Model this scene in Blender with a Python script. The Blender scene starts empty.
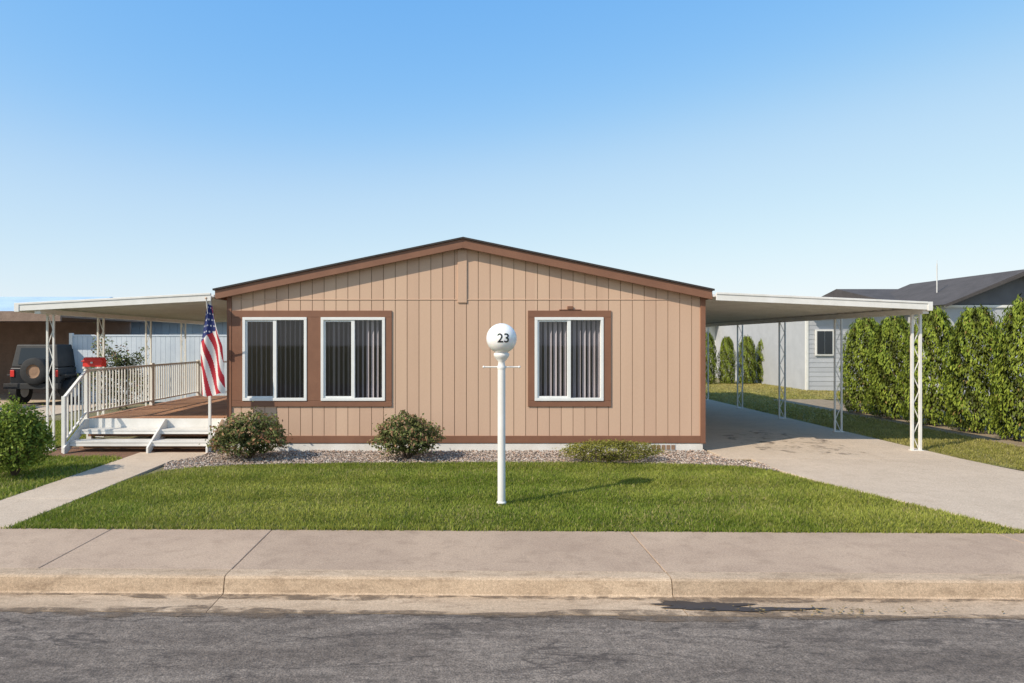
import bpy, bmesh, math, random
import numpy as np
from mathutils import Vector, Matrix
random.seed(7); rng=np.random.default_rng(7)
sc=bpy.context.scene
COL=sc.collection

# ------------------------------------------------------------ materials
def newmat(name):
    m=bpy.data.materials.new(name); m.use_nodes=True
    nt=m.node_tree; return m,nt,nt.nodes['Principled BSDF']
def L(nt,a,b): nt.links.new(a,b)
def mixc(nt,fac,a,b,blend='MIX'):
    n=nt.nodes.new('ShaderNodeMix'); n.data_type='RGBA'; n.blend_type=blend
    for idx,v in ((0,fac),(6,a),(7,b)):
        if isinstance(v,(float,int)): n.inputs[idx].default_value=v
        elif isinstance(v,tuple): n.inputs[idx].default_value=(v+(1,))[:4]
        else: L(nt,v,n.inputs[idx])
    return n.outputs[2]
def ramp(nt,src,a,b,ca=(0,0,0),cb=(1,1,1)):
    r=nt.nodes.new('ShaderNodeValToRGB'); e=r.color_ramp.elements
    e[0].position=a; e[1].position=b; e[0].color=(ca+(1,)); e[1].color=(cb+(1,))
    L(nt,src,r.inputs[0]); return r.outputs[0]
def noise(nt,co,scale,detail=4,rough=.6,dist=0):
    n=nt.nodes.new('ShaderNodeTexNoise'); n.inputs['Scale'].default_value=scale
    n.inputs['Detail'].default_value=detail; n.inputs['Roughness'].default_value=rough
    n.inputs['Distortion'].default_value=dist
    L(nt,co,n.inputs['Vector']); return n.outputs[0]
def coord(nt,scale=(1,1,1)):
    t=nt.nodes.new('ShaderNodeTexCoord'); m=nt.nodes.new('ShaderNodeMapping')
    m.inputs['Scale'].default_value=scale
    L(nt,t.outputs['Object'],m.inputs[0]); return m.outputs[0]
def bump(nt,bsdf,h,strength,dist=.01):
    b=nt.nodes.new('ShaderNodeBump'); b.inputs['Strength'].default_value=strength
    b.inputs['Distance'].default_value=dist; L(nt,h,b.inputs['Height']); L(nt,b.outputs[0],bsdf.inputs['Normal'])
def rough_mat(name,c1,c2,scale=3,rough=.85,fine=60,fine_amt=.25,bs=.3,bd=.004,island=0.,mscale=(1,1,1),lo=.35,hi=.65,metal=0):
    m,nt,b=newmat(name); co=coord(nt,mscale)
    n1=noise(nt,co,scale,6,.65,.3)
    c=mixc(nt,ramp(nt,n1,lo,hi),c1,c2)
    n2=noise(nt,co,fine,3,.7)
    c=mixc(nt,fine_amt,c,ramp(nt,n2,.3,.7,(.25,.25,.25),(.75,.75,.75)),'OVERLAY')
    if island>0:
        g=nt.nodes.new('ShaderNodeNewGeometry')
        c=mixc(nt,island,c,ramp(nt,g.outputs['Random Per Island'],0,1,(.2,.2,.2),(.8,.8,.8)),'OVERLAY')
    L(nt,c,b.inputs['Base Color']); b.inputs['Roughness'].default_value=rough; b.inputs['Metallic'].default_value=metal
    bump(nt,b,n2,bs,bd); return m

def concrete(name,base,dark,stain,island=.3,streak=(1,1,1),st=.6):
    m,nt,b=newmat(name); co=coord(nt); cs=coord(nt,streak)
    n1=noise(nt,cs,.9,8,.62,.4); n2=noise(nt,cs,4.5,8,.7,.2); n3=noise(nt,co,55,4,.8); n4=noise(nt,co,190,2,.6)
    n6=noise(nt,co,14,5,.75,.3)
    c=mixc(nt,ramp(nt,n1,.38,.66),base,dark)
    c=mixc(nt,ramp(nt,n2,.50,.72,(0,0,0),(st,st,st)),c,stain)
    c=mixc(nt,ramp(nt,n6,.62,.70,(0,0,0),(.5,.5,.5)),c,stain)
    c=mixc(nt,.55,c,ramp(nt,n3,.3,.7,(.26,.26,.26),(.74,.74,.74)),'OVERLAY')
    c=mixc(nt,.5,c,ramp(nt,n4,.32,.68,(.22,.22,.22),(.78,.78,.78)),'OVERLAY')
    g=nt.nodes.new('ShaderNodeNewGeometry')
    c=mixc(nt,island,c,ramp(nt,g.outputs['Random Per Island'],0,1,(.35,.35,.35),(.65,.65,.65)),'OVERLAY')
    L(nt,c,b.inputs['Base Color']); b.inputs['Roughness'].default_value=.9
    bump(nt,b,n3,.45,.005); return m

M={}
M['side']=concrete('sidewalk_concrete',(.46,.335,.235),(.38,.27,.19),(.27,.185,.125),.3)
M['curb']=concrete('curb_concrete',(.50,.37,.25),(.40,.285,.185),(.23,.155,.095),.3,(1,3,3),.85)
M['drive']=concrete('driveway_concrete',(.54,.43,.32),(.48,.38,.28),(.39,.30,.215),.12)
M['siding']=rough_mat('tan_siding',(.60,.405,.28),(.555,.37,.255),1.5,.75,180,.12,.25,.002,.10,(1,1,.12))
M['groove']=rough_mat('siding_groove',(.30,.185,.115),(.27,.165,.10),2,.9)
M['brown']=rough_mat('brown_trim',(.235,.108,.06),(.20,.09,.05),3,.6,90,.15,.15,.002)
M['white']=rough_mat('white_paint',(.78,.76,.72),(.70,.68,.63),4,.45,60,.1,.1,.001)
M['vinyl']=rough_mat('white_vinyl',(.8,.8,.77),(.74,.74,.71),4,.35,60,.05,.05,.001)
M['alum']=rough_mat('roof_aluminium',(.70,.685,.65),(.60,.585,.55),2,.5,40,.15,.1,.002)
M['skirt']=rough_mat('skirting',(.78,.75,.69),(.68,.64,.57),3,.8,60,.25,.2,.002)
M['shingle']=rough_mat('dark_shingles',(.055,.045,.04),(.035,.03,.028),4,.95,40,.4,.6,.01)
M['deck']=rough_mat('deck_wood',(.38,.20,.11),(.29,.145,.08),3,.75,50,.3,.3,.003,.35,(1,.15,1))
M['black']=rough_mat('black_plastic',(.02,.02,.02),(.03,.03,.03),5,.6)
M['grey']=rough_mat('grey_siding',(.45,.46,.48),(.40,.41,.43),2,.8,60,.1,.1,.002,.1)
M['dgrey']=rough_mat('charcoal_siding',(.14,.14,.15),(.11,.11,.12),2,.8,60,.1,.1,.002,.1)
M['bluegrey']=rough_mat('bluegrey_panel',(.42,.50,.57),(.36,.44,.52),2,.7,60,.1,.1,.002,.12)
M['fence']=rough_mat('pale_fence',(.58,.63,.67),(.50,.55,.60),2,.6,60,.1,.1,.002,.12)
M['greyroof']=rough_mat('grey_roof_shingles',(.085,.075,.072),(.06,.053,.05),2,.95,25,.4,.4,.01)
M['paleroof']=rough_mat('pale_metal_roof',(.45,.58,.68),(.38,.50,.60),1,.6)
M['brick']=rough_mat('brown_wall',(.27,.19,.145),(.21,.145,.11),3,.9,30,.3,.3,.004)
M['red']=rough_mat('red_paint',(.75,.035,.025),(.65,.03,.02),4,.45)
M['mulch']=rough_mat('bark_mulch',(.24,.125,.07),(.14,.075,.045),12,.95,60,.5,.8,.02)
M['gravelbase']=rough_mat('gravel_base',(.30,.245,.20),(.17,.135,.11),30,.95,60,.6,.9,.02)
M['soil']=rough_mat('dry_soil',(.33,.25,.16),(.22,.165,.10),5,.95,50,.5,.5,.01)
M['tyre']=rough_mat('tyre_rubber',(.018,.018,.018),(.03,.03,.03),9,.85)
M['carpaint']=rough_mat('jeep_paint',(.02,.022,.025),(.025,.027,.03),4,.25,60,.05,.0)
M['slat']=rough_mat('blind_fabric',(.66,.62,.60),(.56,.52,.51),3,.8,60,.1,.1,.001,.35)
M['room']=rough_mat('dark_room',(.13,.11,.11),(.09,.08,.08),1,.9)
M['bark']=rough_mat('bark',(.12,.08,.05),(.07,.045,.03),12,.95)
M['numeral']=rough_mat('black_numerals',(.01,.01,.01),(.015,.015,.015),5,.5)
m,nt,b=newmat('opal_globe'); b.inputs['Base Color'].default_value=(.84,.83,.8,1); b.inputs['Roughness'].default_value=.22
b.inputs['Subsurface Weight'].default_value=.15; b.inputs['Subsurface Scale'].default_value=.04; M['globe']=m
def patchy(name,c,scale,lo,hi,rough=.6,mscale=(1,1,1)):
    m,nt,b=newmat(name); co=coord(nt,mscale); b.inputs['Base Color'].default_value=c+(1,); b.inputs['Roughness'].default_value=rough
    o=nt.nodes['Material Output']; t=nt.nodes.new('ShaderNodeBsdfTransparent'); mx=nt.nodes.new('ShaderNodeMixShader')
    L(nt,ramp(nt,noise(nt,co,scale,7,.7,.5),lo,hi),mx.inputs[0]); L(nt,t.outputs[0],mx.inputs[1]); L(nt,b.outputs[0],mx.inputs[2]); L(nt,mx.outputs[0],o.inputs[0]); return m
M['stain']=patchy('damp_stain',(.045,.034,.026),7,.30,.40,.5,(1,1.6,1))
M['grit']=patchy('gutter_grit',(.17,.12,.08),6,.40,.66,.95,(1,1.6,1))
M['oil']=patchy('oil_spots',(.12,.09,.07),3.5,.52,.75,.8)
def glassmat(name,tint=(.75,.74,.78)):
    m=bpy.data.materials.new(name); m.use_nodes=True; nt=m.node_tree; nt.nodes.clear()
    o=nt.nodes.new('ShaderNodeOutputMaterial'); mx=nt.nodes.new('ShaderNodeMixShader')
    t=nt.nodes.new('ShaderNodeBsdfTransparent'); t.inputs[0].default_value=tint+(1,)
    g=nt.nodes.new('ShaderNodeBsdfGlossy'); g.inputs['Roughness'].default_value=.02
    lw=nt.nodes.new('ShaderNodeFresnel'); lw.inputs[0].default_value=1.7
    L(nt,lw.outputs[0],mx.inputs[0]); L(nt,t.outputs[0],mx.inputs[1]); L(nt,g.outputs[0],mx.inputs[2]); L(nt,mx.outputs[0],o.inputs[0])
    return m
M['glass']=glassmat('window_glass')
M['carglass']=rough_mat('car_glass',(.02,.025,.03),(.02,.025,.03),1,.08)
def leafmat(name,trans=.25,rough=.6):
    m=bpy.data.materials.new(name); m.use_nodes=True; nt=m.node_tree; b=nt.nodes['Principled BSDF']; o=nt.nodes['Material Output']
    a=nt.nodes.new('ShaderNodeAttribute'); a.attribute_name='col'
    co=coord(nt); n=noise(nt,co,2.2,4)
    c=mixc(nt,.35,a.outputs['Color'],ramp(nt,n,.3,.7,(.3,.3,.3),(.7,.7,.7)),'OVERLAY')
    L(nt,c,b.inputs['Base Color']); b.inputs['Roughness'].default_value=rough
    b.inputs['Specular IOR Level'].default_value=.2
    t=nt.nodes.new('ShaderNodeBsdfTranslucent'); L(nt,c,t.inputs[0])
    mx=nt.nodes.new('ShaderNodeMixShader'); mx.inputs[0].default_value=trans
    L(nt,b.outputs[0],mx.inputs[1]); L(nt,t.outputs[0],mx.inputs[2]); L(nt,mx.outputs[0],o.inputs[0]); return m
M['leaf']=leafmat('leaves'); M['grassblade']=leafmat('grass_blades',.35,.6)
m,nt,b=newmat('stones'); a=nt.nodes.new('ShaderNodeAttribute'); a.attribute_name='col'; L(nt,a.outputs['Color'],b.inputs['Base Color']); b.inputs['Roughness'].default_value=.9; M['stone']=m
def grassground(name,c1,c2,c3):
    m,nt,b=newmat(name); co=coord(nt)
    c=mixc(nt,ramp(nt,noise(nt,co,1.1,6,.65,.3),.35,.65),c1,c2)
    c=mixc(nt,ramp(nt,noise(nt,co,5,6,.7),.5,.75),c,c3)
    n=noise(nt,co,90,4,.8)
    c=mixc(nt,.6,c,ramp(nt,n,.3,.7,(.15,.15,.15),(.8,.8,.8)),'OVERLAY')
    L(nt,c,b.inputs['Base Color']); b.inputs['Roughness'].default_value=.95; bump(nt,b,n,.9,.03); return m
M['lawn']=grassground('lawn_ground',(.15,.18,.032),(.185,.205,.042),(.24,.22,.06))
M['drylawn']=grassground('dry_lawn_ground',(.36,.30,.10),(.28,.265,.075),(.44,.34,.17))
M['ground']=grassground('ground_dry',(.22,.20,.09),(.26,.22,.12),(.30,.25,.15))
# asphalt: weathered brown-grey, with wandering dark tar ribbons and coarse aggregate
m,nt,b=newmat('asphalt'); co=coord(nt,(.45,1.5,1)); co1=coord(nt)
n1=noise(nt,co,1.2,7,.65,1.2); n2=noise(nt,co1,80,4,.8); n5=noise(nt,co1,18,6,.75,.4); n7=noise(nt,co,3.2,6,.62,2.0)
c=mixc(nt,ramp(nt,n1,.40,.60),(.150,.118,.093),(.235,.190,.152))
c=mixc(nt,ramp(nt,n7,.54,.60,(0,0,0),(.55,.55,.55)),c,(.095,.074,.060))
c=mixc(nt,.8,c,ramp(nt,n2,.34,.66,(.12,.12,.12),(.88,.88,.88)),'OVERLAY')
c=mixc(nt,.45,c,ramp(nt,n5,.36,.64,(.2,.2,.2),(.8,.8,.8)),'OVERLAY')
def cracks(sc_,warp,w0,w1,amt,off):
    global c
    v=nt.nodes.new('ShaderNodeTexVoronoi'); v.feature='DISTANCE_TO_EDGE'; v.inputs['Scale'].default_value=sc_
    w=nt.nodes.new('ShaderNodeVectorMath'); w.operation='MULTIPLY_ADD'
    nn=nt.nodes.new('ShaderNodeTexNoise'); nn.inputs['Scale'].default_value=2.2+off; nn.inputs['Detail'].default_value=5; nn.inputs['Roughness'].default_value=.6
    L(nt,co,nn.inputs['Vector']); L(nt,nn.outputs[1],w.inputs[0]); w.inputs[1].default_value=(warp,)*3; L(nt,co,w.inputs[2]); L(nt,w.outputs[0],v.inputs['Vector'])
    brk=ramp(nt,noise(nt,co,2.4+off,3,.5),.42,.56)
    f=mixc(nt,1.0,ramp(nt,v.outputs['Distance'],w0,w1,(amt,amt,amt),(0,0,0)),brk,'MULTIPLY')
    c=mixc(nt,f,c,(.05,.039,.033))
cracks(1.1,1.3,.006,.034,.72,0); cracks(2.6,.8,.004,.03,.45,1.3)
L(nt,c,b.inputs['Base Color']); b.inputs['Roughness'].default_value=.9; bump(nt,b,n2,.8,.012); M['asphalt']=m

# ------------------------------------------------------------ builders
def root(name,loc):
    e=bpy.data.objects.new(name,None); e.location=loc; e.empty_display_size=.3; COL.objects.link(e); return e
def adopt(o,p):
    if p is not None:
        o.parent=p; o.matrix_parent_inverse=Matrix.Translation(-Vector(p.location))
class B:
    def __init__(s): s.v=[];s.f=[];s.m=[];s.mats=[];s.sm=[]
    def mi(s,k):
        if k not in s.mats: s.mats.append(k)
        return s.mats.index(k)
    def add(s,vs,fs,k,smooth=False):
        o=len(s.v); s.v+= [tuple(p) for p in vs]; i=s.mi(k)
        for f in fs: s.f.append([o+a for a in f]); s.m.append(i); s.sm.append(smooth)
    def box(s,x0,x1,y0,y1,z0,z1,k):
        s.add([(x0,y0,z0),(x1,y0,z0),(x1,y1,z0),(x0,y1,z0),(x0,y0,z1),(x1,y0,z1),(x1,y1,z1),(x0,y1,z1)],
          [(0,3,2,1),(4,5,6,7),(0,1,5,4),(1,2,6,5),(2,3,7,6),(3,0,4,7)],k)
    def prism_y(s,prof,y0,y1,k):
        n=len(prof)
        s.add([(x,y0,z) for x,z in prof]+[(x,y1,z) for x,z in prof],
          [tuple(range(n)),tuple(range(2*n-1,n-1,-1))]+[(i,i+n,(i+1)%n+n,(i+1)%n) for i in range(n)],k)
    def prism_x(s,prof,x0,x1,k,shear=0):
        n=len(prof)
        s.add([(x0,y-shear*x0,z) for y,z in prof]+[(x1,y-shear*x1,z) for y,z in prof],
          [tuple(range(n-1,-1,-1)),tuple(range(n,2*n))]+[(i,(i+1)%n,(i+1)%n+n,i+n) for i in range(n)],k)
    def beam(s,p,q,w,h,k):
        p=Vector(p);q=Vector(q);d=(q-p).normalized()
        up=Vector((0,0,1)) if abs(d.z)<.95 else Vector((0,1,0))
        a=d.cross(up).normalized()*w/2; b2=a.cross(d).normalized()*h/2
        s.add([p-a-b2,p+a-b2,p+a+b2,p-a+b2,q-a-b2,q+a-b2,q+a+b2,q-a+b2],
          [(0,3,2,1),(4,5,6,7),(0,1,5,4),(1,2,6,5),(2,3,7,6),(3,0,4,7)],k)
    def cyl(s,p,q,r,k,n=20,r2=None,smooth=True):
        p=Vector(p);q=Vector(q);d=(q-p).normalized(); r2=r if r2 is None else r2
        up=Vector((0,0,1)) if abs(d.z)<.95 else Vector((1,0,0))
        a=d.cross(up).normalized(); b2=d.cross(a)
        vs=[];
        for c,rr in ((p,r),(q,r2)):
            for i in range(n):
                t=2*math.pi*i/n; vs.append(c+a*math.cos(t)*rr+b2*math.sin(t)*rr)
        s.add(vs,[(i,(i+1)%n,(i+1)%n+n,i+n) for i in range(n)],k,smooth)
        s.add(vs[:n],[tuple(range(n-1,-1,-1))],k); s.add(vs[n:],[tuple(range(n))],k)
    def lathe(s,prof,c,k,n=28,axis='z'):
        vs=[];m=len(prof)
        for r,z in prof:
            for i in range(n):
                t=2*math.pi*i/n
                if axis=='z': vs.append((c[0]+r*math.cos(t),c[1]+r*math.sin(t),c[2]+z))
                else: vs.append((c[0]+r*math.cos(t),c[1]+z,c[2]+r*math.sin(t)))
        s.add(vs,[(j*n+i,j*n+(i+1)%n,(j+1)*n+(i+1)%n,(j+1)*n+i) for j in range(m-1) for i in range(n)],k,True)
    def done(s,name,parent=None,bevel=0):
        me=bpy.data.meshes.new(name); me.from_pydata(s.v,[],s.f)
        for k in s.mats: me.materials.append(M[k])
        me.polygons.foreach_set('material_index',s.m); me.polygons.foreach_set('use_smooth',s.sm)
        bm=bmesh.new(); bm.from_mesh(me); bmesh.ops.recalc_face_normals(bm,faces=bm.faces); bm.to_mesh(me); bm.free()
        o=bpy.data.objects.new(name,me); COL.objects.link(o); adopt(o,parent)
        if bevel:
            md=o.modifiers.new('bevel','BEVEL'); md.width=bevel; md.segments=2; md.limit_method='ANGLE'; md.angle_limit=math.radians(40)
        return o
def np_mesh(name,verts,k,mat,cols=None,parent=None,loc=None):
    F=verts.shape[0]; me=bpy.data.meshes.new(name); me.vertices.add(F*k); me.vertices.foreach_set('co',verts.astype(np.float32).ravel())
    me.loops.add(F*k); me.loops.foreach_set('vertex_index',np.arange(F*k,dtype=np.int32))
    me.polygons.add(F); me.polygons.foreach_set('loop_start',np.arange(0,F*k,k,dtype=np.int32))
    me.update(calc_edges=True)
    if cols is not None:
        ca=me.color_attributes.new(name='col',type='FLOAT_COLOR',domain='POINT')
        c=np.ones((F,k,4),np.float32); c[:,:,:3]=cols if cols.ndim==3 else cols[:,None,:]
        ca.data.foreach_set('color',c.ravel())
    me.materials.append(mat)
    o=bpy.data.objects.new(name,me); COL.objects.link(o)
    if loc: o.location=loc
    adopt(o,parent); return o
def sheet(name,pts,z,k,parent=None):
    b=B(); b.add([(x,y,z) for x,y in pts],[tuple(range(len(pts)))],k); return b.done(name,parent)
def inpoly(P,poly):
    x,y=P[:,0],P[:,1]; ins=np.zeros(len(P),bool); n=len(poly)
    for i in range(n):
        x1,y1=poly[i];x2,y2=poly[(i+1)%n]
        if y1==y2: continue
        c=((y1>y)!=(y2>y))&(x<(x2-x1)*(y-y1)/(y2-y1)+x1); ins^=c
    return ins
def scatter(poly,dens):
    a=np.array(poly); lo=a.min(0); hi=a.max(0); n=int(dens*np.prod(hi-lo))
    P=rng.uniform(lo,hi,(n,2)); return P[inpoly(P,poly)]
def vnoise(P,s,seed=0):
    r=np.random.default_rng(seed); v=np.zeros(len(P))
    for i in range(6):
        a=r.uniform(0,6.28); f=s*r.uniform(.5,2); ph=r.uniform(0,6.28)
        v+=np.sin(P[:,0]*math.cos(a)*f+P[:,1]*math.sin(a)*f+ph)
    return v/6
def grass(name,poly,dens,c1,c2,h=(.025,.055),w=.005,parent=None,z=0,mow=0.):
    P=scatter(poly,dens); n=len(P); a=rng.uniform(0,2*math.pi,n)
    hh=rng.uniform(h[0],h[1],n)*(1+.25*vnoise(P,3,5))
    d=np.stack([np.cos(a),np.sin(a)],1)*w*rng.uniform(.7,1.4,n)[:,None]
    lean=rng.normal(0,.42,(n,2))*hh[:,None]
    stripe=np.sin((P[:,1]+.03*P[:,0]+.10*vnoise(P,2,8))*2*math.pi/1.05)
    lean[:,1]+=mow*stripe*hh
    V=np.zeros((n,3,3)); V[:,0,:2]=P-d; V[:,1,:2]=P+d; V[:,2,:2]=P+lean; V[:,2,2]=hh; V[:,:,2]+=z
    t=np.clip(.5+.7*vnoise(P,1.3,3)+.4*vnoise(P,5,4)+rng.normal(0,.2,n),0,1)[:,None]
    c=np.array(c1)*(1-t)+np.array(c2)*t
    straw=rng.random(n)<.07+.20*np.clip(vnoise(P,2.2,9),0,1); c[straw]=np.array((.46,.40,.17))
    c*=rng.uniform(.72,1.25,n)[:,None]
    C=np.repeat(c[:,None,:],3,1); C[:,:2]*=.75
    return np_mesh(name,V,3,M['grassblade'],C,parent)

# ------------------------------------------------------------ camera / light / sky
cam=bpy.data.cameras.new('camera'); co=bpy.data.objects.new('camera',cam); COL.objects.link(co); sc.camera=co
co.location=(0,0,1.89); co.rotation_euler=(math.radians(90),0,0)
cam.lens=24.0; cam.sensor_width=36; cam.shift_x=.0478; cam.clip_end=2000
el=math.radians(40); hd=Vector((.83,.56)).normalized()
d=Vector((hd.x*math.cos(el),hd.y*math.cos(el),-math.sin(el)))
sl=bpy.data.lights.new('sun','SUN'); sl.energy=4.9; sl.angle=math.radians(.5); sl.color=(1,.90,.76)
so=bpy.data.objects.new('sun',sl); COL.objects.link(so); so.rotation_euler=d.to_track_quat('-Z','Y').to_euler(); so.location=(-20,-15,20)
wd=bpy.data.worlds.new('World'); sc.world=wd; wd.use_nodes=True; nt=wd.node_tree
sk=nt.nodes.new('ShaderNodeTexSky'); sk.sky_type='NISHITA'; sk.sun_disc=False; sk.sun_elevation=el
sk.sun_rotation=math.atan2(-hd.x,-hd.y)%(2*math.pi); sk.air_density=1.0; sk.dust_density=.6; sk.ozone_density=2.0; sk.altitude=300
bg=nt.nodes['Background']; bg.inputs[1].default_value=.15
s1=nt.nodes.new('ShaderNodeVectorMath'); s1.operation='SCALE'; s1.inputs['Scale'].default_value=.12
L(nt,sk.outputs[0],s1.inputs[0])
cv=nt.nodes.new('ShaderNodeRGBCurve'); L(nt,s1.outputs[0],cv.inputs['Color'])
def setc(c,pts):
    c.points[0].location=pts[0]; c.points[1].location=pts[-1]
    for p in pts[1:-1]: c.points.new(*p)
setc(cv.mapping.curves[0],[(0,0),(.06,.075),(.15,.22),(.30,.55),(1,.95)])
setc(cv.mapping.curves[1],[(0,0),(.14,.34),(.27,.53),(.45,.75),(1,.97)])
setc(cv.mapping.curves[2],[(0,0),(.33,.84),(.45,.91),(.60,.93),(1,1.0)])
cv.mapping.update()
s2=nt.nodes.new('ShaderNodeVectorMath'); s2.operation='SCALE'; s2.inputs['Scale'].default_value=1/.15
L(nt,cv.outputs[0],s2.inputs[0]); L(nt,s2.outputs[0],bg.inputs[0])
sc.view_settings.view_transform='Standard'; sc.view_settings.look='None'; sc.view_settings.exposure=0

# ------------------------------------------------------------ ground & street
SH=.018
b=B()
ys=[-300,5.5,5.62,900]; zs=[-.16,-.16,-.03,-.03]
V=[]
for y,z in zip(ys,zs):
    for x in (-600,600): V.append((x,y,z))
b.add(V,[(0,1,3,2),(2,3,5,4),(4,5,7,6)],'ground'); b.done('ground')
def shy(y,x): return y-SH*x
b=B(); b.prism_x([(5.06,-.134),(5.06,-.20),(-9,-.20),(-9,-.134)],-60,70,'asphalt',SH); rd=b.done('road')
sw=root('sidewalk',(0,6.2,0)); b=B()
xs=[-1.92-3.6*3,-1.92-3.6*2,-1.92-1.62-1.8,-1.92-1.62,-1.92,1.66,5.26,8.86,12.5,16]
b2=B(); b2.prism_x([(5.5,-.02),(5.5,-.12),(6.86,-.12),(6.86,-.02)],-60,70,'soil',SH); b2.done('sub_base',sw)
edges=[-60]+xs+[70]
for i in range(len(edges)-1):
    x0,x1=edges[i]+.004,edges[i+1]-.004
    b.prism_x([(5.63,0),(5.63,-.1),(6.83,-.1),(6.83,0)],x0,x1,'side',SH)
b.done('slabs',sw,.007)
kb=root('kerb',(0,5.4,0)); b=B()
kx=[-60,-9,-5.6,-1.92,1.66,5.0,8.6,70]
for i in range(len(kx)-1):
    b.prism_x([(5.62,.003),(5.50,.003),(5.475,-.002),(5.458,-.016),(5.435,-.118),(5.42,-.13),(5.07,-.131),(5.07,-.2),(5.62,-.2)],kx[i]+.004,kx[i+1]-.004,'curb',SH)
b.done('kerb_sections',kb)
b=B()
def wob(x,s): return .035*math.sin(x*1.7+s)+.02*math.sin(x*4.3+2*s)+.012*math.sin(x*11+s)
def ribbon(y0,y1,z,s):
    xs_=[-14+.15*i for i in range(200)]; n_=len(xs_)
    vs_=[(x,y0-SH*x+wob(x,s),z) for x in xs_]+[(x,y1-SH*x+(wob(x,s+3) if s==2 else 0),z-.0004) for x in xs_]
    b.add(vs_,[(i,i+1,n_+i+1,n_+i) for i in range(n_-1)],'grit')
ribbon(5.34,5.42,-.1262,1); ribbon(5.0,5.13,-.1272,2); b.done('gutter_grit')
b=B(); n=60
def stainpoly(cx,cy,rx,ry,z):
    pts=[]
    for i in range(n):
        t=2*math.pi*i/n; r=1+.22*math.sin(3*t+1)+.16*math.sin(7*t)+.10*random.uniform(-1,1)
        pts.append((cx+rx*r*math.cos(t),cy+ry*r*math.sin(t)-SH*cx,z))
    b.add(pts,[tuple(range(n))],'stain')
stainpoly(1.80,5.25,.34,.075,-.1235); stainpoly(2.2,5.18,.42,.04,-.1225)
b.done('damp_stain')
n=90; P_=np.stack([rng.normal(2.9,.55,n),5.16+rng.normal(0,.05,n)-SH*2.9,np.full(n,-.118)],1)
th=rng.uniform(0,6.28,n); sz=rng.uniform(.008,.02,n)
V=np.stack([P_+np.stack([np.cos(th+k*math.pi/2)*sz*(1 if k%2 else .5),np.sin(th+k*math.pi/2)*sz*(1 if k%2 else .5),rng.uniform(0,.008,n)],1) for k in range(4)],1)
np_mesh('fallen_leaves',V,4,M['stone'],np.array((.22,.15,.05))*rng.uniform(.5,1.5,(n,1)))
# lawn
lawnpoly=[(-4.62,shy(6.84,-4.62)),(5.6,shy(6.84,5.6)),(5.2,7.9),(4.75,9.2),(4.5,10.0),(4.25,10.25),(3.6,10.45),(2,10.62),(0,10.62),(-2,10.55),(-3.4,10.4),(-4.0,10.2),(-4.35,9.9),(-4.55,9.4)]
lw=root('lawn',(0,8.5,0))
sheet('turf',lawnpoly,-.004,'lawn',lw)
G1=(.20,.27,.034);G2=(.38,.395,.075)
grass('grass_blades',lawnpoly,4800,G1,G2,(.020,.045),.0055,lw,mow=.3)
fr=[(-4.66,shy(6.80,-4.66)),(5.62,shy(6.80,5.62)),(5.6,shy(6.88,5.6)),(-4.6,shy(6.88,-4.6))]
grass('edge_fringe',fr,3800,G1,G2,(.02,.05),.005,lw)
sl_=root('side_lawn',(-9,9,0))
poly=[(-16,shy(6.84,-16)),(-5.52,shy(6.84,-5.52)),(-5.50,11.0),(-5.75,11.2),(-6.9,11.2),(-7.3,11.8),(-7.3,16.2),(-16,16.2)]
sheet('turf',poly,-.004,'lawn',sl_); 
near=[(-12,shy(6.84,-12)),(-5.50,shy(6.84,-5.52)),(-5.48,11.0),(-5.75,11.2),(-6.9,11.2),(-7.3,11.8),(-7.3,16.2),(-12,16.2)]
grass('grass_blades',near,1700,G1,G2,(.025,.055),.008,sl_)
# gravel bed
gv=root('gravel_bed',(0,11,0))
gpoly=[(-4.35,9.9),(-4.0,10.2),(-3.4,10.4),(-2,10.55),(0,10.62),(2,10.62),(3.6,10.45),(4.25,10.25),(4.5,10.0),(4.62,9.95),(4.62,10.6),(4.22,11.0),(4.16,11.9),(-4.3,11.9),(-4.3,11.3),(-4.62,10.6)]
sheet('gravel_base',gpoly,-.008,'gravelbase',gv)
P=scatter(gpoly,900); n=len(P)
octv=np.array([(1,0,0),(-1,0,0),(0,1,0),(0,-1,0),(0,0,1),(0,0,-1)],float)
octf=np.array([(0,2,4),(2,1,4),(1,3,4),(3,0,4),(2,0,5),(1,2,5),(3,1,5),(0,3,5)])
sz=rng.uniform(.009,.022,n)
vv=octv[None]*sz[:,None,None]*rng.uniform(.6,1.3,(n,6,1)); vv[:,:,2]*=.7
a=rng.uniform(0,6.28,n); ca,sa=np.cos(a)[:,None],np.sin(a)[:,None]
x=vv[:,:,0]*ca-vv[:,:,1]*sa; y=vv[:,:,0]*sa+vv[:,:,1]*ca; vv=np.stack([x,y,vv[:,:,2]],2)
vv[:,:,:2]+=P[:,None,:]; vv[:,:,2]+=(.004+rng.uniform(0,.012,n))[:,None]
pal=np.array([(.44,.37,.31),(.36,.27,.21),(.50,.39,.31),(.22,.17,.14),(.42,.28,.20),(.54,.47,.40)])
cc=pal[rng.integers(0,6,n)]*rng.uniform(.7,1.1,n)[:,None]
np_mesh('stones',vv[:,octf].reshape(-1,3,3),3,M['stone'],np.repeat(cc,8,0),gv)
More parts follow.
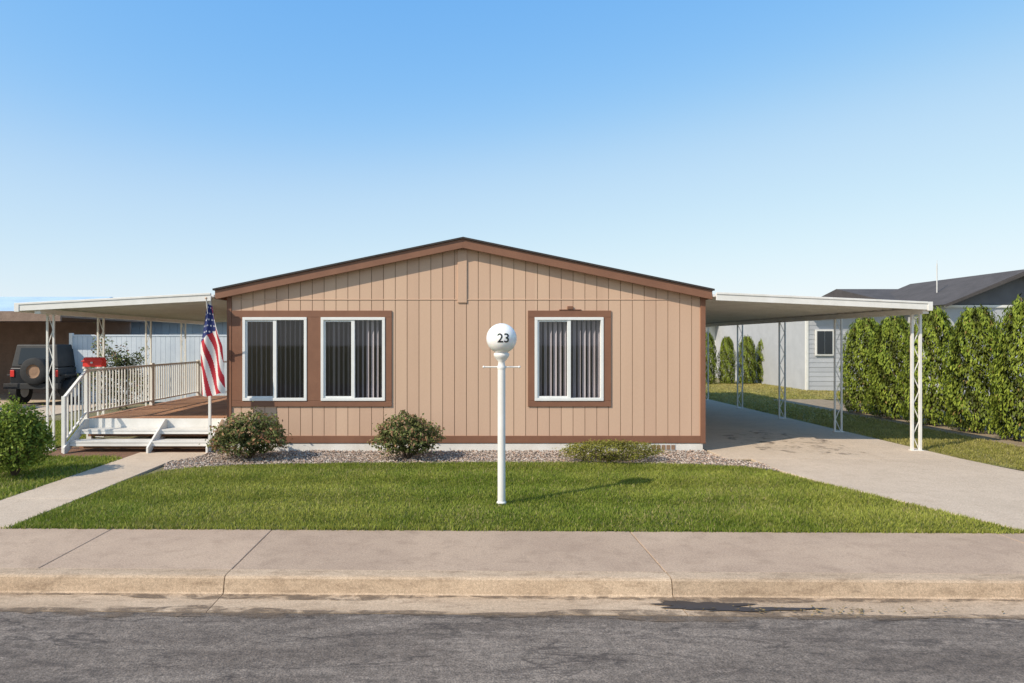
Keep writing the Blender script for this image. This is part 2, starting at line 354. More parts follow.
# front walk
b=B(); fw=root('front_walk',(-5,9,0))
for y0,y1 in ((6.95,8.2),(8.2,9.5),(9.5,10.9)):
    b.box(-5.5,-4.62,y0+.004,y1-.004,-.05,.004,'drive')
b.box(-5.5,-4.32,10.904,11.62,-.05,.004,'drive'); b.done('slabs',fw,.006)
sheet('joint_bed',[(-5.5,6.9),(-4.62,6.9),(-4.62,11),(-5.5,11)],-.012,'soil',fw)
sheet('mulch_bed',[(-7.2,11.2),(-5.5,11.0),(-5.5,11.62),(-4.3,11.62),(-4.3,12.3),(-7.2,12.3)],-.006,'mulch')
# driveway
dv=root('driveway',(6,14,0)); b=B()
V=[(5.62,6.75,0),(9.2,6.68,0),(8.4,8.6,0),(8.1,10.2,0),(8.02,11.0,0),(4.64,11.0,0),(4.64,9.95,0),(4.8,9.2,0),(5.24,7.9,0)]
def slab(b,pts,k,z=.004,t=.08):
    n=len(pts); b.add([(p[0],p[1],z) for p in pts]+[(p[0],p[1],z-t) for p in pts],[tuple(range(n)),tuple(range(2*n-1,n-1,-1))]+[(i,i+n,(i+1)%n+n,(i+1)%n) for i in range(n)],k)
slab(b,V,'drive')
yy=[11.01,14.6,18.2,22.2]
for i in range(3): slab(b,[(4.24,yy[i]+.004),(8.02,yy[i]+.004),(8.02,yy[i+1]-.004),(4.24,yy[i+1]-.004)],'drive')
b.done('slabs',dv,.006)
sheet('joint_bed',[(4.24,11),(8,11),(8,22),(4.24,22)],-.02,'soil',dv)
sheet('oil_spots',[(5.2,11.5),(6.8,11.3),(7.0,13.8),(6.2,14.5),(5.1,13.6)],.008,'oil',dv)
# right side & back yards
dl=root('dry_lawn',(9,16,0))
dp=[(8.6,8.5),(10.0,8.5),(10.0,22.4),(25,22.4),(25,32),(-3,32),(4.2,26.5),(4.2,22.3),(8.06,22.3),(8.06,10.8)]
sheet('turf',dp,-.008,'drylawn',dl)
grass('grass_blades_near',[(8.5,9),(10.0,9),(10.0,16),(8.06,16),(8.06,10.8)],1500,(.32,.31,.07),(.48,.41,.15),(.02,.05),.008,dl)
grass('grass_blades_far',[(4.2,22.3),(8.06,22.3),(8.06,16),(10.0,16),(10,22.3),(14,22.4),(14,31),(4.2,31)],350,(.34,.33,.08),(.50,.42,.16),(.02,.055),.018,dl)
sheet('hedge_bed',[(10.0,7),(11.8,7),(11.8,22.4),(10.0,22.4)],-.006,'soil')

# ------------------------------------------------------------ main house
H=root('manufactured_house',(0,12,0)); YF=11.8
def top(x): return 3.55-.207*abs(x)
wins=[(-3.80,-2.70,.87,2.305),(-2.45,-1.35,.87,2.305),(1.24,2.42,.87,2.305)]
def wall(b,y0,y1,k,gap,zb):
    edges=[-4.04+.2049*i for i in range(41)]
    bps=sorted([(e,1) for e in edges]+[(w[0],0) for w in wins]+[(w[1],0) for w in wins]+[(0.0001,0)])
    for (a,ga),(c,gc) in zip(bps[:-1],bps[1:]):
        if c-a<.002: continue
        x0=a+(gap if ga else 0); x1=c-(gap if gc else 0)
        if x1<=x0: continue
        mid=(a+c)/2; spans=None
        for w in wins:
            if w[0]<mid<w[1]: spans=w
        def pr(z0,z1a,z1b): b.prism_y([(x0,z0),(x1,z0),(x1,z1b),(x0,z1a)],y0,y1,k)
        if spans: pr(zb,spans[2],spans[2]); pr(spans[3],top(x0),top(x1))
        else: pr(zb,top(x0),top(x1))
b=B(); wall(b,YF,YF+.012,'siding',.005,.2); b.done('front_siding',H)
b=B(); wall(b,YF+.013,YF+.09,'groove',0,.14); b.done('front_wall_core',H)
b=B()
b.box(-4.04,-3.96,YF+.095,26,.14,2.70,'siding'); b.box(4.08,4.16,YF+.095,26,.14,2.70,'siding')
b.prism_y([(-4.04,.14),(4.16,.14),(4.16,2.68),(0,3.54),(-4.04,2.7)],26.01,26.1,'siding')
b.box(-3.95,4.07,YF+.1,26,.3,.36,'room'); b.done('side_and_rear_walls',H)
b=B()
b.box(-3.94,4.06,14.5,14.56,.37,2.6,'room'); b.box(-3.94,4.06,YF+.2,14.49,2.45,2.5,'room')
b.box(-1.0,-.94,YF+.1,14.4,.37,2.44,'room'); b.box(.94,1.0,YF+.1,14.4,.37,2.44,'room'); b.done('interior',H)
b=B()
TY0,TY1=YF-.022,YF-.001
z0,z1=.767,2.425
b.box(-3.99,-1.23,TY0,TY1,2.31,z1,'brown'); b.box(-3.99,-1.23,TY0,TY1,z0,.865,'brown')
for x0,x1 in ((-3.99,-3.805),(-2.695,-2.455),(-1.345,-1.23)): b.box(x0,x1,TY0+.001,TY1,.867,2.308,'brown')
b.box(1.12,2.557,TY0,TY1,2.31,z1,'brown'); b.box(1.12,2.557,TY0,TY1,z0,.865,'brown')
for x0,x1 in ((1.12,1.235),(2.425,2.557)): b.box(x0,x1,TY0+.001,TY1,.867,2.308,'brown')
b.box(-4.075,-3.995,TY0-.005,YF+.12,.13,2.66,'brown'); b.box(4.10,4.185,TY0-.005,YF+.12,.13,2.66,'brown')
b.box(-3.994,4.099,TY0-.002,YF+.012,.137,.262,'brown')
b.done('window_and_corner_trim',H,.004)
b=B()
b.box(-.095,.065,YF-.022,YF-.001,2.56,3.48,'siding')
b.box(-3.99,-.096,YF-.010,YF-.001,2.608,2.622,'siding'); b.box(.066,4.09,YF-.010,YF-.001,2.608,2.622,'siding')
b.box(1.80,1.90,YF-.04,YF-.001,2.447,2.50,'brown'); b.box(1.66,2.04,YF-.03,YF-.001,2.427,2.445,'brown')
b.done('ridge_cover_and_flashing',H,.004)
b=B(); b.box(-4.02,4.14,YF-.012,YF+.07,-.03,.128,'skirt')
b.box(-4.02,-3.97,YF+.08,26,-.03,.13,'skirt'); b.box(4.09,4.14,YF+.08,26,-.03,.13,'skirt')
for vx in (3.25,):
    b.box(vx,vx+.42,YF-.018,YF-.013,.01,.12,'alum')
    for i in range(5): b.box(vx+.01+i*.083,vx+.075+i*.083,YF-.024,YF-.019,.025,.105,'groove')
b.done('skirting',H,.002)
def rz(x): return 3.664-.207*abs(x)
xe0,xe1=-4.24,4.26
def slope(b,dz0,dz1,y0,y1,k,e=0):
    for s in (0,1):
        xa,xb=(xe0-e,0) if s==0 else (0,xe1+e)
        b.prism_y([(xa,rz(xa)+dz0),(xb,rz(xb)+dz0),(xb,rz(xb)+dz1),(xa,rz(xa)+dz1)],y0,y1,k)
b=B(); slope(b,-.175,-.02,11.66,11.70,'brown'); b.done('rake_fascia',H,.004)
b=B(); slope(b,-.018,.012,11.63,26.3,'shingle',.03); b.done('roof_shingles',H)
b=B(); slope(b,-.10,-.02,11.702,26.25,'brown'); b.box(xe0,xe0+.03,11.71,26.2,2.62,2.69,'brown'); b.box(xe1-.03,xe1,11.71,26.2,2.62,2.69,'brown'); b.done('roof_deck',H)
def window(x0,x1,z0,z1,name):
    w=root(name,((x0+x1)/2,YF,z0)); w.parent=H; w.matrix_parent_inverse=Matrix.Translation(-Vector(H.location))
    f=B(); t=.045; ya,yb=YF-.035,YF+.06
    f.box(x0-.004,x1+.004,ya,yb,z0-.004,z0+t,'vinyl'); f.box(x0-.004,x1+.004,ya,yb,z1-t,z1+.004,'vinyl')
    f.box(x0-.004,x0+t,ya+.001,yb,z0+t,z1-t,'vinyl'); f.box(x1-t,x1+.004,ya+.001,yb,z0+t,z1-t,'vinyl')
    xm=(x0+x1)/2; f.box(xm-.03,xm+.03,ya+.012,yb-.01,z0+t,z1-t,'vinyl')
    f.box(x0+t,x0+t+.03,ya+.02,yb-.02,z0+t,z1-t,'vinyl')
    f.box(x0+t+.03,xm-.03,ya+.02,yb-.02,z0+t,z0+t+.03,'vinyl'); f.box(x0+t+.03,xm-.03,ya+.02,yb-.02,z1-t-.03,z1-t,'vinyl')
    f.done('frame',w,.004)
    g=B(); g.add([(x0+t,YF+.01,z0+t),(xm,YF+.01,z0+t),(xm,YF+.01,z1-t),(x0+t,YF+.01,z1-t)],[(0,1,2,3)],'glass')
    g.add([(xm,YF+.03,z0+t),(x1-t,YF+.03,z0+t),(x1-t,YF+.03,z1-t),(xm,YF+.03,z1-t)],[(0,1,2,3)],'glass'); g.done('glass',w)
    s=B(); x=x0+.03
    while x<x1-.02:
        a=math.radians(-54+random.uniform(-8,8)); dx=.040*math.cos(a); dy=.040*math.sin(a)
        ztop=z1-.02; yc=YF+.115
        s.add([(x-dx,yc-dy,z0+.01),(x+.006,yc+.004,z0+.01),(x+dx,yc+dy,z0+.01),(x+dx,yc+dy,ztop),(x+.006,yc+.004,ztop),(x-dx,yc-dy,ztop)],[(0,1,4,5),(1,2,3,4)],'slat',True)
        x+=.084
    s.box(x0,x1,YF+.10,YF+.15,z1-.02,z1+.03,'slat')
    s.done('vertical_blinds',w)
for i,w in enumerate(wins): window(*w,'window')

# ------------------------------------------------------------ lattice posts, carport, porch
def lattice(b,x,y,z0,z1,w=.13,k='white',t=.015):
    for s in (-1,1): b.box(x+s*w/2-t,x+s*w/2+t,y-t,y+t,z0,z1,k)
    n=int((z1-z0)/.26); h=(z1-z0)/n
    for i in range(n):
        s=1 if i%2 else -1
        b.beam((x-s*(w/2-.012),y,z0+i*h),(x+s*(w/2-.012),y,z0+(i+1)*h),.01,.012,k)
    b.box(x-w/2-.03,x+w/2+.03,y-.05,y+.05,z0,z0+.012,k)
def awning(b,xh,xo,zh,zo,y0,y1,k='alum'):
    s=-1 if xo<xh else 1
    def zz(x): return zh+(zo-zh)*(x-xh)/(xo-xh)
    prof=lambda a,c,d0,d1:[(a,zz(a)+d0),(c,zz(c)+d0),(c,zz(c)+d1),(a,zz(a)+d1)]
    xa,xb=min(xh,xo),max(xh,xo)
    b.prism_y(prof(xa,xb,-.05,-.035),y0+.03,y1-.03,k)
    y=y0+.15
    while y<y1-.1:
        b.prism_y(prof(xa,xb,-.034,.0),y,y+.035,k)
        b.prism_y(prof(xa,xb,-.075,-.051),y+.15,y+.17,k)
        y+=.305
    b.prism_y(prof(xa,xb,-.115,.012),y0,y0+.028,'white'); b.prism_y(prof(xa,xb,-.13,.015),y1-.028,y1,'white')
    b.prism_y(prof(xa,xb,-.012,.022),y0-.012,y0-.001,'white')
    b.box(min(xo,xo+s*.08),max(xo,xo+s*.08),y0-.01,y1+.01,zo-.13,zo+.02,'white')
C=root('carport',(6,16,0)); b=B(); awning(b,4.27,7.83,2.70,2.54,11.5,23.4); b.done('pan_roof',C,.003)
b=B(); b.box(7.78,7.88,11.55,23.3,2.36,2.45,'white'); b.done('beam',C,.003)
b=B()
for i,y in enumerate((11.8,14.25,16.75,19.3,22.0)): lattice(b,7.83,y,.005,2.36,.14,'white',.020 if i==0 else .015)
b.done('posts',C)
Pc=root('porch_cover',(-5.8,14,0)); b=B(); awning(b,-4.25,-7.48,2.69,2.52,11.5,19.0); b.done('pan_roof',Pc,.003)
b=B(); b.box(-7.25,-7.15,11.55,18.9,2.36,2.44,'white'); b.done('beam',Pc,.003)
b=B()
for y in (11.9,13.55,15.6,17.55): lattice(b,-7.19,y,.0,2.36,.11)
b.box(-4.33,-4.29,11.60,11.64,0,2.58,'white')
b.done('posts',Pc)

# ------------------------------------------------------------ deck
D=root('porch_deck',(-5.5,14,0)); b=B()
for i in range(37):
    y=12.3+i*.142
    b.box(-6.86,-4.08,y+.003,y+.139,.465,.50,'deck')
b.done('deck_boards',D,.003)
b=B(); b.box(-6.88,-4.08,12.27,12.296,.30,.505,'white'); b.box(-6.9,-6.87,12.27,17.56,.30,.47,'white')
for x in (-6.8,-5.5,-4.3): b.box(x,x+.09,12.32,12.41,0,.30,'white')
b.done('rim_joists',D,.003)
b=B()
b.box(-6.72,-4.35,11.98,12.26,.315,.345,'alum'); b.box(-6.72,-4.35,11.66,11.96,.155,.185,'alum')
b.box(-6.72,-4.35,12.235,12.262,.19,.31,'deck'); b.box(-6.72,-4.35,11.955,11.975,.02,.15,'deck')
b.box(-6.72,-4.35,11.665,11.69,.10,.153,'white'); b.box(-6.72,-4.35,11.985,12.01,.265,.313,'white')
for x in (-6.76,-5.35,-4.345):
    b.prism_x([(11.52,-.01),(11.60,-.01),(12.26,.36),(12.26,.50),(12.18,.50),(11.52,.10)],x,x+.035,'white')
b.done('steps',D,.003)
b=B()
def rail(p,q,n,post=True):
    p=Vector(p);q=Vector(q)
    b.beam(p+Vector((0,0,.87)),q+Vector((0,0,.87)),.05,.04,'white'); b.beam(p+Vector((0,0,.10)),q+Vector((0,0,.10)),.035,.03,'white')
    for i in range(1,n):
        c=p.lerp(q,i/n); b.box(c.x-.012,c.x+.012,c.y-.012,c.y+.012,c.z+.11,c.z+.85,'white')
    for c in (p,q): b.box(c.x-.03,c.x+.03,c.y-.03,c.y+.03,c.z,c.z+.92,'white')
rail((-6.8,12.33,.5),(-6.8,14.9,.5),22); rail((-6.8,14.96,.5),(-6.8,17.5,.5),22); rail((-6.74,17.52,.5),(-4.12,17.52,.5),22)
p=Vector((-6.78,11.6,.03)); q=Vector((-6.78,12.28,.5))
b.beam(p+Vector((0,0,.9)),q+Vector((0,0,.87)),.05,.04,'white'); b.beam(p+Vector((0,0,.16)),q+Vector((0,0,.12)),.035,.03,'white')
for i in range(1,6):
    c=p.lerp(q,i/6); b.box(c.x-.012,c.x+.012,c.y-.012,c.y+.012,c.z+.15,c.z+.88,'white')
b.box(p.x-.03,p.x+.03,p.y-.03,p.y+.03,0,p.z+.93,'white')
b.done('railing',D,.003)
mb=root('mailbox',(-6.6,12.2,1.4)); b=B()
b.prism_x([(12.13,1.44),(12.29,1.44),(12.29,1.56),(12.26,1.595),(12.21,1.61),(12.16,1.595),(12.13,1.56)],-6.76,-6.42,'red')
b.box(-6.78,-6.40,12.115,12.129,1.53,1.55,'red'); b.box(-6.61,-6.57,12.105,12.114,1.50,1.53,'alum'); b.box(-6.80,-6.74,12.18,12.33,1.40,1.439,'white'); b.done('box',mb,.006)

# ------------------------------------------------------------ flag
fl=root('american_flag',(-4.2,11.4,1.6))
b=B(); b.cyl((-4.28,11.60,1.9),(-4.22,11.22,2.58),.011,'white',10); b.lathe([(0,-.022),(.018,-.01),(.022,0),(.018,.01),(0,.022)],(-4.218,11.21,2.60),'siding',10); b.box(-4.31,-4.25,11.57,11.599,1.85,2.0,'alum'); b.done('pole',fl)
nu,nv=120,60
vs=[];fs=[];ms=[]
for j in range(nv+1):
    v=j/nv
    for i in range(nu+1):
        u=i/nu
        w=.10+.30*min(1,u*2.2)-.04*max(0,u-.7)
        ph=v*3.2*math.pi
        x=-4.20+(v-.5)*w+.012*math.sin(ph+u*3)+.07*u
        y=11.30+.028*math.sin(ph+u*2.6+.6)+.012*math.sin(u*9+v*3)
        z=2.52-u*(1.48+.05*math.sin(v*5))-.10*abs(v-.35)
        vs.append((x,y,z))
for j in range(nv):
    for i in range(nu):
        a=j*(nu+1)+i; fs.append((a,a+1,a+nu+2,a+nu+1))
        u=(i+.5)/nu; v=(j+.5)/nv
        sv=v*5.2-u*5.5+.35*math.sin(u*6+v*4)
        st=int(math.floor(sv))
        if u<.40-.16*v and v<.88:
            ii=i%8; jj=(j+(4 if (i//8)%2 else 0))%8
            ms.append(3 if (ii in (3,4) and jj in (3,4,5)) else 2)
        else: ms.append(0 if st%2==0 else 1)
def clothmat(n,c):
    m=bpy.data.materials.new(n); m.use_nodes=True; nt=m.node_tree; bb=nt.nodes['Principled BSDF']; bb.inputs['Base Color'].default_value=c+(1,); bb.inputs['Roughness'].default_value=.8
    t=nt.nodes.new('ShaderNodeBsdfTranslucent'); t.inputs[0].default_value=c+(1,); mx=nt.nodes.new('ShaderNodeMixShader'); mx.inputs[0].default_value=.25
    o=nt.nodes['Material Output']; L(nt,bb.outputs[0],mx.inputs[1]); L(nt,t.outputs[0],mx.inputs[2]); L(nt,mx.outputs[0],o.inputs[0])
    co=coord(nt); bump(nt,bb,noise(nt,co,400,2),.1,.001); return m
me=bpy.data.meshes.new('flag_cloth'); me.from_pydata(vs,[],fs)
for n_,c in (('flag_red',(.50,.03,.045)),('flag_white',(.80,.78,.75)),('flag_blue',(.025,.04,.16)),('flag_star',(.75,.75,.75))): me.materials.append(clothmat(n_,c))
me.polygons.foreach_set('material_index',ms); me.polygons.foreach_set('use_smooth',[True]*len(fs))
o=bpy.data.objects.new('cloth',me); COL.objects.link(o); adopt(o,fl)

# ------------------------------------------------------------ globe lamp
GX,GY,GZ=.445,7.90,1.925; R=.176
lp=root('globe_yard_lamp',(GX,GY,0)); b=B()
b.cyl((GX,GY,-.03),(GX,GY,1.60),.045,'white',24); b.lathe([(.0,.02),(.06,.02),(.055,.035),(.045,.045)],(GX,GY,0),'white')
b.lathe([(.043,1.56),(.050,1.58),(.050,1.60),(.04,1.62),(.04,1.66),(.075,1.70),(.09,1.725),(.09,1.75),(.07,1.765)],(GX,GY,0),'white')
b.done('post',lp)
b=B(); b.cyl((GX-.20,GY,1.595),(GX+.20,GY,1.595),.009,'white',10)
for s in (-1,1): b.lathe([(0,-.016),(.014,-.008),(.016,0),(.014,.008),(0,.016)],(GX+s*.205,GY,1.595),'white',10)
b.done('ladder_rest',lp)
b=B(); prof=[(R*math.sin(t),-R*math.cos(t)) for t in [math.pi*i/28 for i in range(1,28)]]; prof=[(0.001,-R)]+prof+[(0.001,R)]
b.lathe(prof,(GX,GY,GZ),'globe',48); b.done('globe',lp)
cu=bpy.data.curves.new('numerals','FONT'); cu.body='23'; cu.size=.145; cu.align_x='CENTER'; cu.align_y='CENTER'; cu.offset=.0015
to=bpy.data.objects.new('tmp',cu); COL.objects.link(to); bpy.context.view_layer.update()
dg=bpy.context.evaluated_depsgraph_get(); me=bpy.data.meshes.new_from_object(to.evaluated_get(dg)); bpy.data.objects.remove(to)
bm=bmesh.new(); bm.from_mesh(me); bmesh.ops.triangulate(bm,faces=bm.faces); bmesh.ops.subdivide_edges(bm,edges=bm.edges,cuts=3,use_grid_fill=True)
for v in bm.verts:
    u,w=v.co.x+.012,v.co.y+.0; r2=R+.0025
    v.co=Vector((GX+u,GY-math.sqrt(max(1e-4,r2*r2-u*u-w*w)),GZ+w))
bm.to_mesh(me); bm.free(); me.materials.clear(); me.materials.append(M['numeral'])
for p_ in me.polygons: p_.material_index=0
o=bpy.data.objects.new('numerals',me); COL.objects.link(o); adopt(o,lp)

# ------------------------------------------------------------ foliage
def blobnoise(d,seed,amp):
    r=np.random.default_rng(seed); v=np.zeros(len(d))
    for i in range(14):
        k=r.normal(0,1,3); k/=np.linalg.norm(k); f=r.uniform(3,15); v+=np.sin((d@k)*f+r.uniform(0,6.28))
    return 1+amp*v/3
def leaves(C,Nrm,size,asp,cols,jit=.7,up=0):
    n=len(C); nr=Nrm+rng.normal(0,jit,(n,3)); nr/=np.linalg.norm(nr,axis=1)[:,None]+1e-9
    ref=rng.normal(0,1,(n,3)); 
    if up: ref=ref*(1-up)+np.array((0,0,1.))*up*2
    t=ref-(ref*nr).sum(1)[:,None]*nr; t/=np.linalg.norm(t,axis=1)[:,None]+1e-9
    s=np.cross(nr,t); sz=(size*rng.uniform(.6,1.35,n))[:,None]
    a=t*sz; c=s*sz*asp
    V=np.stack([C-a,C+c*.9-a*.1+nr*sz*.15,C+a,C-c*.9-a*.1+nr*sz*.15],1); return V
def shrub(name,loc,rx,ry,h,n,size,c1,c2,tip=None,seed=1,flat=1.,amp=.14,asp=.55,tips=.16):
    r_=root(name,loc); d=rng.normal(0,1,(n,3)); d/=np.linalg.norm(d,axis=1)[:,None]
    d[:,2]=np.abs(d[:,2])*np.where(rng.random(n)<.75,1,-.55)
    bn=blobnoise(d,seed,amp)
    rad=bn*(1-.40*rng.random(n)**1.5)*(1+.22*(rng.random(n)<.10)*rng.random(n))
    ctr=np.array(loc)+np.array((0,0,h*.42)); sc_=np.array((rx,ry,h*.58))
    Pp=ctr+d*rad[:,None]*sc_; Pp[:,2]=np.maximum(Pp[:,2],.02)
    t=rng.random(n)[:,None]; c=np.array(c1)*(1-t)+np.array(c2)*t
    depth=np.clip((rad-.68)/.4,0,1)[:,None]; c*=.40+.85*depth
    if tip is not None:
        k=(rng.random(n)<tips)&(rad>.88); c[k]=np.array(tip)*rng.uniform(.6,1.2,(k.sum(),1))
    np_mesh('leaves',leaves(Pp,d,size,asp,None,.95),4,M['leaf'],c,r_)
    b=B()
    for i in range(9):
        a=random.uniform(0,6.28); e=random.uniform(.4,.8)
        b.cyl((loc[0],loc[1],-.02),(loc[0]+rx*e*math.cos(a),loc[1]+ry*e*math.sin(a),h*random.uniform(.4,.75)),.014,'bark',6,.005)
    b.done('branches',r_)
    return r_
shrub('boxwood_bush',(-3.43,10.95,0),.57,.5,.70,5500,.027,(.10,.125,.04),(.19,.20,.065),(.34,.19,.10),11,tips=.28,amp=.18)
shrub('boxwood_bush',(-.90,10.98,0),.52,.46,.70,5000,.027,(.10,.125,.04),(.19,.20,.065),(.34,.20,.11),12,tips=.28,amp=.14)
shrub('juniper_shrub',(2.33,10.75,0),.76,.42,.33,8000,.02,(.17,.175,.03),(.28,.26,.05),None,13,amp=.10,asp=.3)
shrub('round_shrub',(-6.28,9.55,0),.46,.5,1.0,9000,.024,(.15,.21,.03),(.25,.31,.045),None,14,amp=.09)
shrub('garden_bush',(-9.7,19.3,0),.75,.6,1.75,4500,.04,(.09,.12,.04),(.16,.17,.06),(.28,.12,.07),15,amp=.3)
def arbor_mesh(seed,n,size,h=2.45,r=.52):
    rr=np.random.default_rng(seed)
    t=rng.random(n)**.9; ang=rng.uniform(0,6.283,n)
    prof=np.where(t<.10,.78+.22*t/.10,np.where(t<.42,1.0,np.sqrt(np.clip(1-((t-.42)/.60)**2.5,0.001,1))))
    prof*=1-.06*t
    lump=np.zeros(n)
    for i in range(18):
        k=rr.integers(2,11); f=rr.uniform(4,30); lump+=np.sin(k*ang+f*t+rr.uniform(0,6.28))
    lump=1+.08*lump/2
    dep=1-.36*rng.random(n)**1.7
    R_=r*prof*lump*dep
    P_=np.stack([R_*np.cos(ang),R_*np.sin(ang),.04+t*h+.045*rng.normal(0,1,n)*(t>.9)],1)
    nr=np.stack([np.cos(ang),np.sin(ang),.35+.0*t],1)
    tt=rng.random(n)[:,None]; c=np.array((.13,.185,.025))*(1-tt)+np.array((.28,.33,.042))*tt
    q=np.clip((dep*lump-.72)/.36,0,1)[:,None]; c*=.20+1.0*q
    k=rng.random(n)<.015; c[k]=np.array((.30,.21,.07))
    return leaves(P_,nr,size,.36,None,.45,.7),c
arbs=[arbor_mesh(s,12000,.042,2.45,.50) for s in (1,2,3,4)]
meshes={}
def place_arb(i,x,y,s,rot,sz):
    k=i%4; V,c=arbs[k]; r_=root('arborvitae_tree',(x,y,0))
    if k not in meshes:
        o=np_mesh('foliage',V,4,M['leaf'],c,None); meshes[k]=o.data
    else:
        o=bpy.data.objects.new('foliage',meshes[k]); COL.objects.link(o)
    o.parent=r_; o.scale=(s,s,sz); o.rotation_euler=(0,0,rot)
    b=B(); b.cyl((x,y,-.03),(x,y,1.8*sz),.05,'bark',8,.015); b.done('trunk',r_)
ys=[9.5,10.7,11.9,13.1,14.35,15.6,16.9,18.2]
for i,y in enumerate(ys): place_arb(i,10.75+random.uniform(-.08,.08),y,random.uniform(1.04,1.18),random.uniform(0,6.28),random.uniform(.98,1.06))
for i,px in enumerate((707,727,747,766,786,805)):
    x=(px-463)/683*30.5; place_arb(i+1,x,30.5,.76+random.uniform(-.06,.05),random.uniform(0,6),random.uniform(.82,.90))

# ------------------------------------------------------------ neighbours
NR=root('grey_neighbor_house',(18,28,0)); b=B()
z=0
while z<3.15:
    b.prism_x([(26.30,z),(26.33,z),(26.33,z+.18),(26.312,z+.18)],13.3,16.9,'grey'); z+=.18
b.box(13.3,24,26.34,36,-.02,3.18,'grey'); b.box(13.22,13.30,26.28,26.40,0,3.2,'white')
b.box(17.0,22.6,24.0,26.33,-.02,3.2,'grey')
b.done('walls',NR)
b=B(); b.box(13.55,14.25,26.24,26.29,1.35,2.35,'white'); b.box(13.61,13.89,26.225,26.239,1.41,2.29,'carglass'); b.box(13.91,14.19,26.225,26.239,1.41,2.29,'carglass'); b.done('side_window',NR)
b=B(); b.prism_x([(25.9,3.20),(36.4,3.20),(31.1,4.28)],17.0,24.5,'greyroof')
b.prism_x([(25.9,3.20),(36.4,3.20),(31.1,3.60)],13.0,16.99,'greyroof')
b.prism_y([(16.65,3.17),(16.9,3.17),(19.65,4.28),(22.4,3.17),(22.7,3.17),(19.65,4.42)],23.6,30,'greyroof')
b.prism_y([(16.9,3.18),(22.4,3.18),(19.65,4.27)],24.0,24.1,'dgrey'); b.done('roof',NR)
b=B(); b.box(13.0,16.60,25.8,25.89,3.12,3.27,'white'); b.beam((16.66,23.58,3.13),(19.65,23.58,4.32),.03,.10,'greyroof'); b.beam((22.7,23.58,3.13),(19.65,23.58,4.32),.03,.10,'greyroof'); b.box(16.9,22.4,23.95,23.99,3.08,3.17,'white'); b.done('fascia',NR)
b=B(); b.cyl((18.05,26,3.4),(18.05,26,4.85),.02,'alum',8); b.cyl((18.05,26,4.85),(18.05,26,4.98),.008,'alum',6); b.done('roof_antenna',NR)
BW=root('white_neighbor_house',(12,38,0)); b=B(); b.box(2,20,36,44,-.02,2.85,'vinyl')
z=.2
while z<2.8: b.box(2,20,35.975,35.995,z,z+.19,'vinyl'); z+=.2
b.prism_x([(35.5,2.86),(44.5,2.86),(40,3.7)],1.6,20.4,'paleroof'); b.box(1.6,20.4,35.4,35.49,2.80,2.98,'white')
b.box(9,10.4,35.93,35.97,1.1,2.2,'carglass'); b.done('walls_and_roof',BW)
BL=root('bluegrey_neighbor_house',(-14,29,0)); b=B()
x=-26
while x<-5: b.box(x,x+.29,27,27.06,0,2.75,'bluegrey'); x+=.3
b.box(-26,-5,27.07,36,-.02,2.76,'bluegrey'); b.prism_x([(26.5,2.77),(36.5,2.77),(31.5,3.95)],-32,-16.2,'paleroof')
b.prism_x([(26.5,2.77),(36.5,2.77),(31.5,3.3)],-16.19,-4.6,'paleroof')
b.box(-26.5,-4.6,26.4,26.49,2.68,2.84,'white'); b.box(-11.6,-10.2,26.93,26.99,1.2,2.2,'white'); b.box(-11.52,-10.28,26.9,26.929,1.28,2.12,'carglass'); b.done('walls_and_roof',BL)
FN=root('panel_fence',(-10,21,0)); b=B(); x=-12.0
while x<-4.3: b.box(x,x+.145,21,21.03,.03,2.05,'fence'); x+=.15
b.box(-12.05,-4.3,20.985,20.998,2.05,2.10,'fence'); b.box(-12.1,-12.0,20.96,21.06,0,2.15,'white'); b.done('panels',FN,.002)
GA=root('brown_neighbor_carport',(-16,22,0)); b=B()
b.box(-24,-12.2,25.0,25.1,0,2.6,'brick'); b.box(-24,-23.9,18.5,24.9,0,2.6,'brick')
b.box(-24.3,-12.1,20.5,25.9,2.62,2.76,'brick'); b.box(-24.35,-12.05,20.42,20.49,2.50,2.80,'brick'); 
b.box(-16.6,-16.5,20.6,20.7,0,2.6,'white')
b.done('walls_and_roof',GA); slabb=B(); slab(slabb,[(-24,16.2),(-10.6,16.2),(-10.6,27),(-24,27)],'drive',.0); slabb.done('carport_slab',GA)
b=B(); bn=root('wheelie_bin',(-13.3,19.3,0)); dx=-.55; 
b.prism_y([(-13.1+dx,.08),(-12.62+dx,.08),(-12.56+dx,1.0),(-13.16+dx,1.0)],18.6,19.1,'black'); b.prism_y([(-13.18+dx,1.0),(-12.54+dx,1.0),(-12.56+dx,1.06),(-12.86+dx,1.09),(-13.16+dx,1.06)],18.56,19.16,'black')
b.cyl((-13.1+dx,19.12,.1),(-12.62+dx,19.12,.1),.1,'tyre'); b.done('body',bn,.01)
b=B(); st=root('storage_shelf',(-14,19,0)); dx=-.35
for z in (.25,.75,1.25): b.box(-14.2+dx,-13.4+dx,19,19.4,z,z+.03,'white')
for x in (-14.2+dx,-13.43+dx):
    for y in (19,19.37): b.box(x,x+.03,y,y+.03,0,1.5,'white')
b.box(-14.1+dx,-13.8+dx,19.05,19.3,.28,.55,'red'); b.box(-13.75+dx,-13.5+dx,19.05,19.3,.78,1.02,'bluegrey'); b.box(-14.0+dx,-13.6+dx,19.05,19.3,1.28,1.5,'skirt'); b.done('shelf',st,.004)
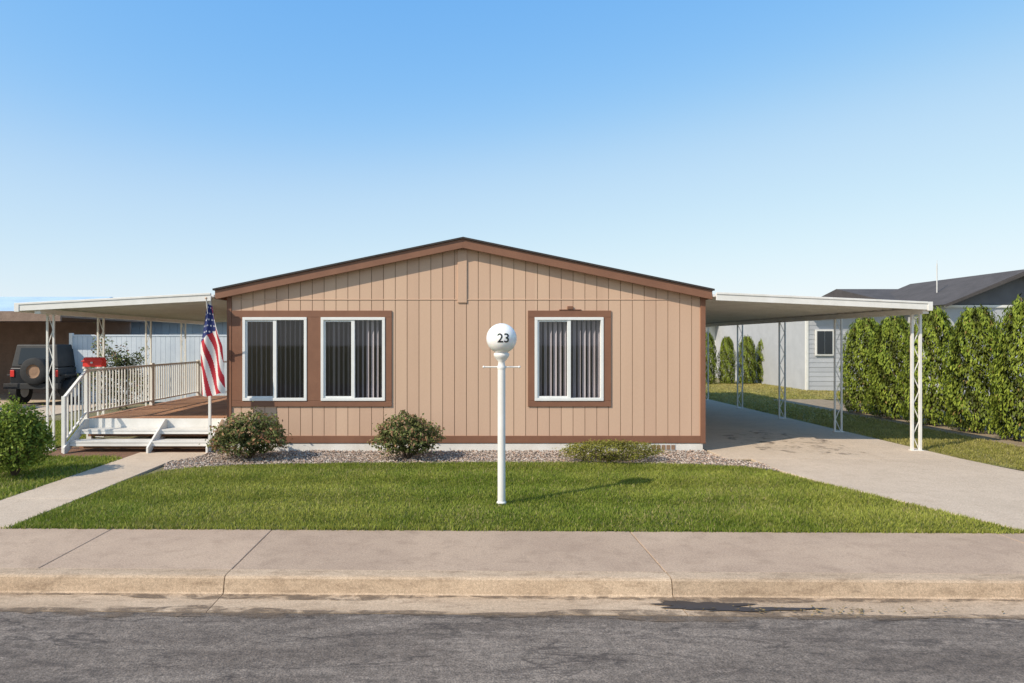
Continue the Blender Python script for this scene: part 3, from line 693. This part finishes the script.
# off-road vehicle (rear towards street)
J=root('offroad_suv',(-12.5,21,0)); jx=-12.62; jy=20.1; b=B()
b.prism_x([(jy,.55),(jy+3.6,.55),(jy+3.6,1.0),(jy+2.2,1.12),(jy,1.12)],jx-.72,jx+.72,'carpaint')
b.done('body_tub',J,.03)
b=B(); b.add([(jx-.70,jy+.02,1.13),(jx+.70,jy+.02,1.13),(jx+.70,jy+2.2,1.13),(jx-.70,jy+2.2,1.13),(jx-.60,jy+.12,1.80),(jx+.60,jy+.12,1.80),(jx+.60,jy+1.9,1.80),(jx-.60,jy+1.9,1.80)],[(0,3,2,1),(4,5,6,7),(0,1,5,4),(1,2,6,5),(2,3,7,6),(3,0,4,7)],'black'); b.done('hard_top',J,.03)
b=B(); b.add([(jx-.5,jy+.015,1.22),(jx+.5,jy+.015,1.22),(jx+.45,jy+.085,1.70),(jx-.45,jy+.085,1.70)],[(0,1,2,3)],'carglass'); b.done('rear_window',J)
b=B(); b.box(jx-.8,jx+.8,jy-.18,jy-.02,.5,.66,'black')
for s in (-1,1):
    b.box(jx+s*.78-.1,jx+s*.78+.1,jy+.1,jy+1.0,.86,.92,'black'); b.box(jx+s*.78-.1,jx+s*.78+.1,jy+2.6,jy+3.5,.86,.92,'black')
    b.box(jx+s*.64-.06,jx+s*.64+.06,jy-.03,jy-.002,.85,1.05,'red')
b.done('bumper_and_lights',J,.01)
tp=[(.20,-.11),(.36,-.11),(.395,-.08),(.40,0),(.395,.08),(.36,.11),(.20,.11)]
b=B(); b.lathe(tp,(jx+.12,jy-.16,1.02),'tyre',28,'y'); b.lathe([(0,-.07),(.1,-.08),(.2,-.05),(.21,-.1)],(jx+.12,jy-.16,1.02),'groove',28,'y')
b.done('spare_wheel',J)
for s in (-1,1):
    for yy_ in (jy+.55,jy+3.0):
        b=B(); cx=jx+s*.76
        b.cyl((cx-.12,yy_,.40),(cx+.12,yy_,.40),.40,'tyre',28); b.cyl((cx-.125,yy_,.40),(cx+.125,yy_,.40),.2,'alum',16); b.done('wheel',J,.02)
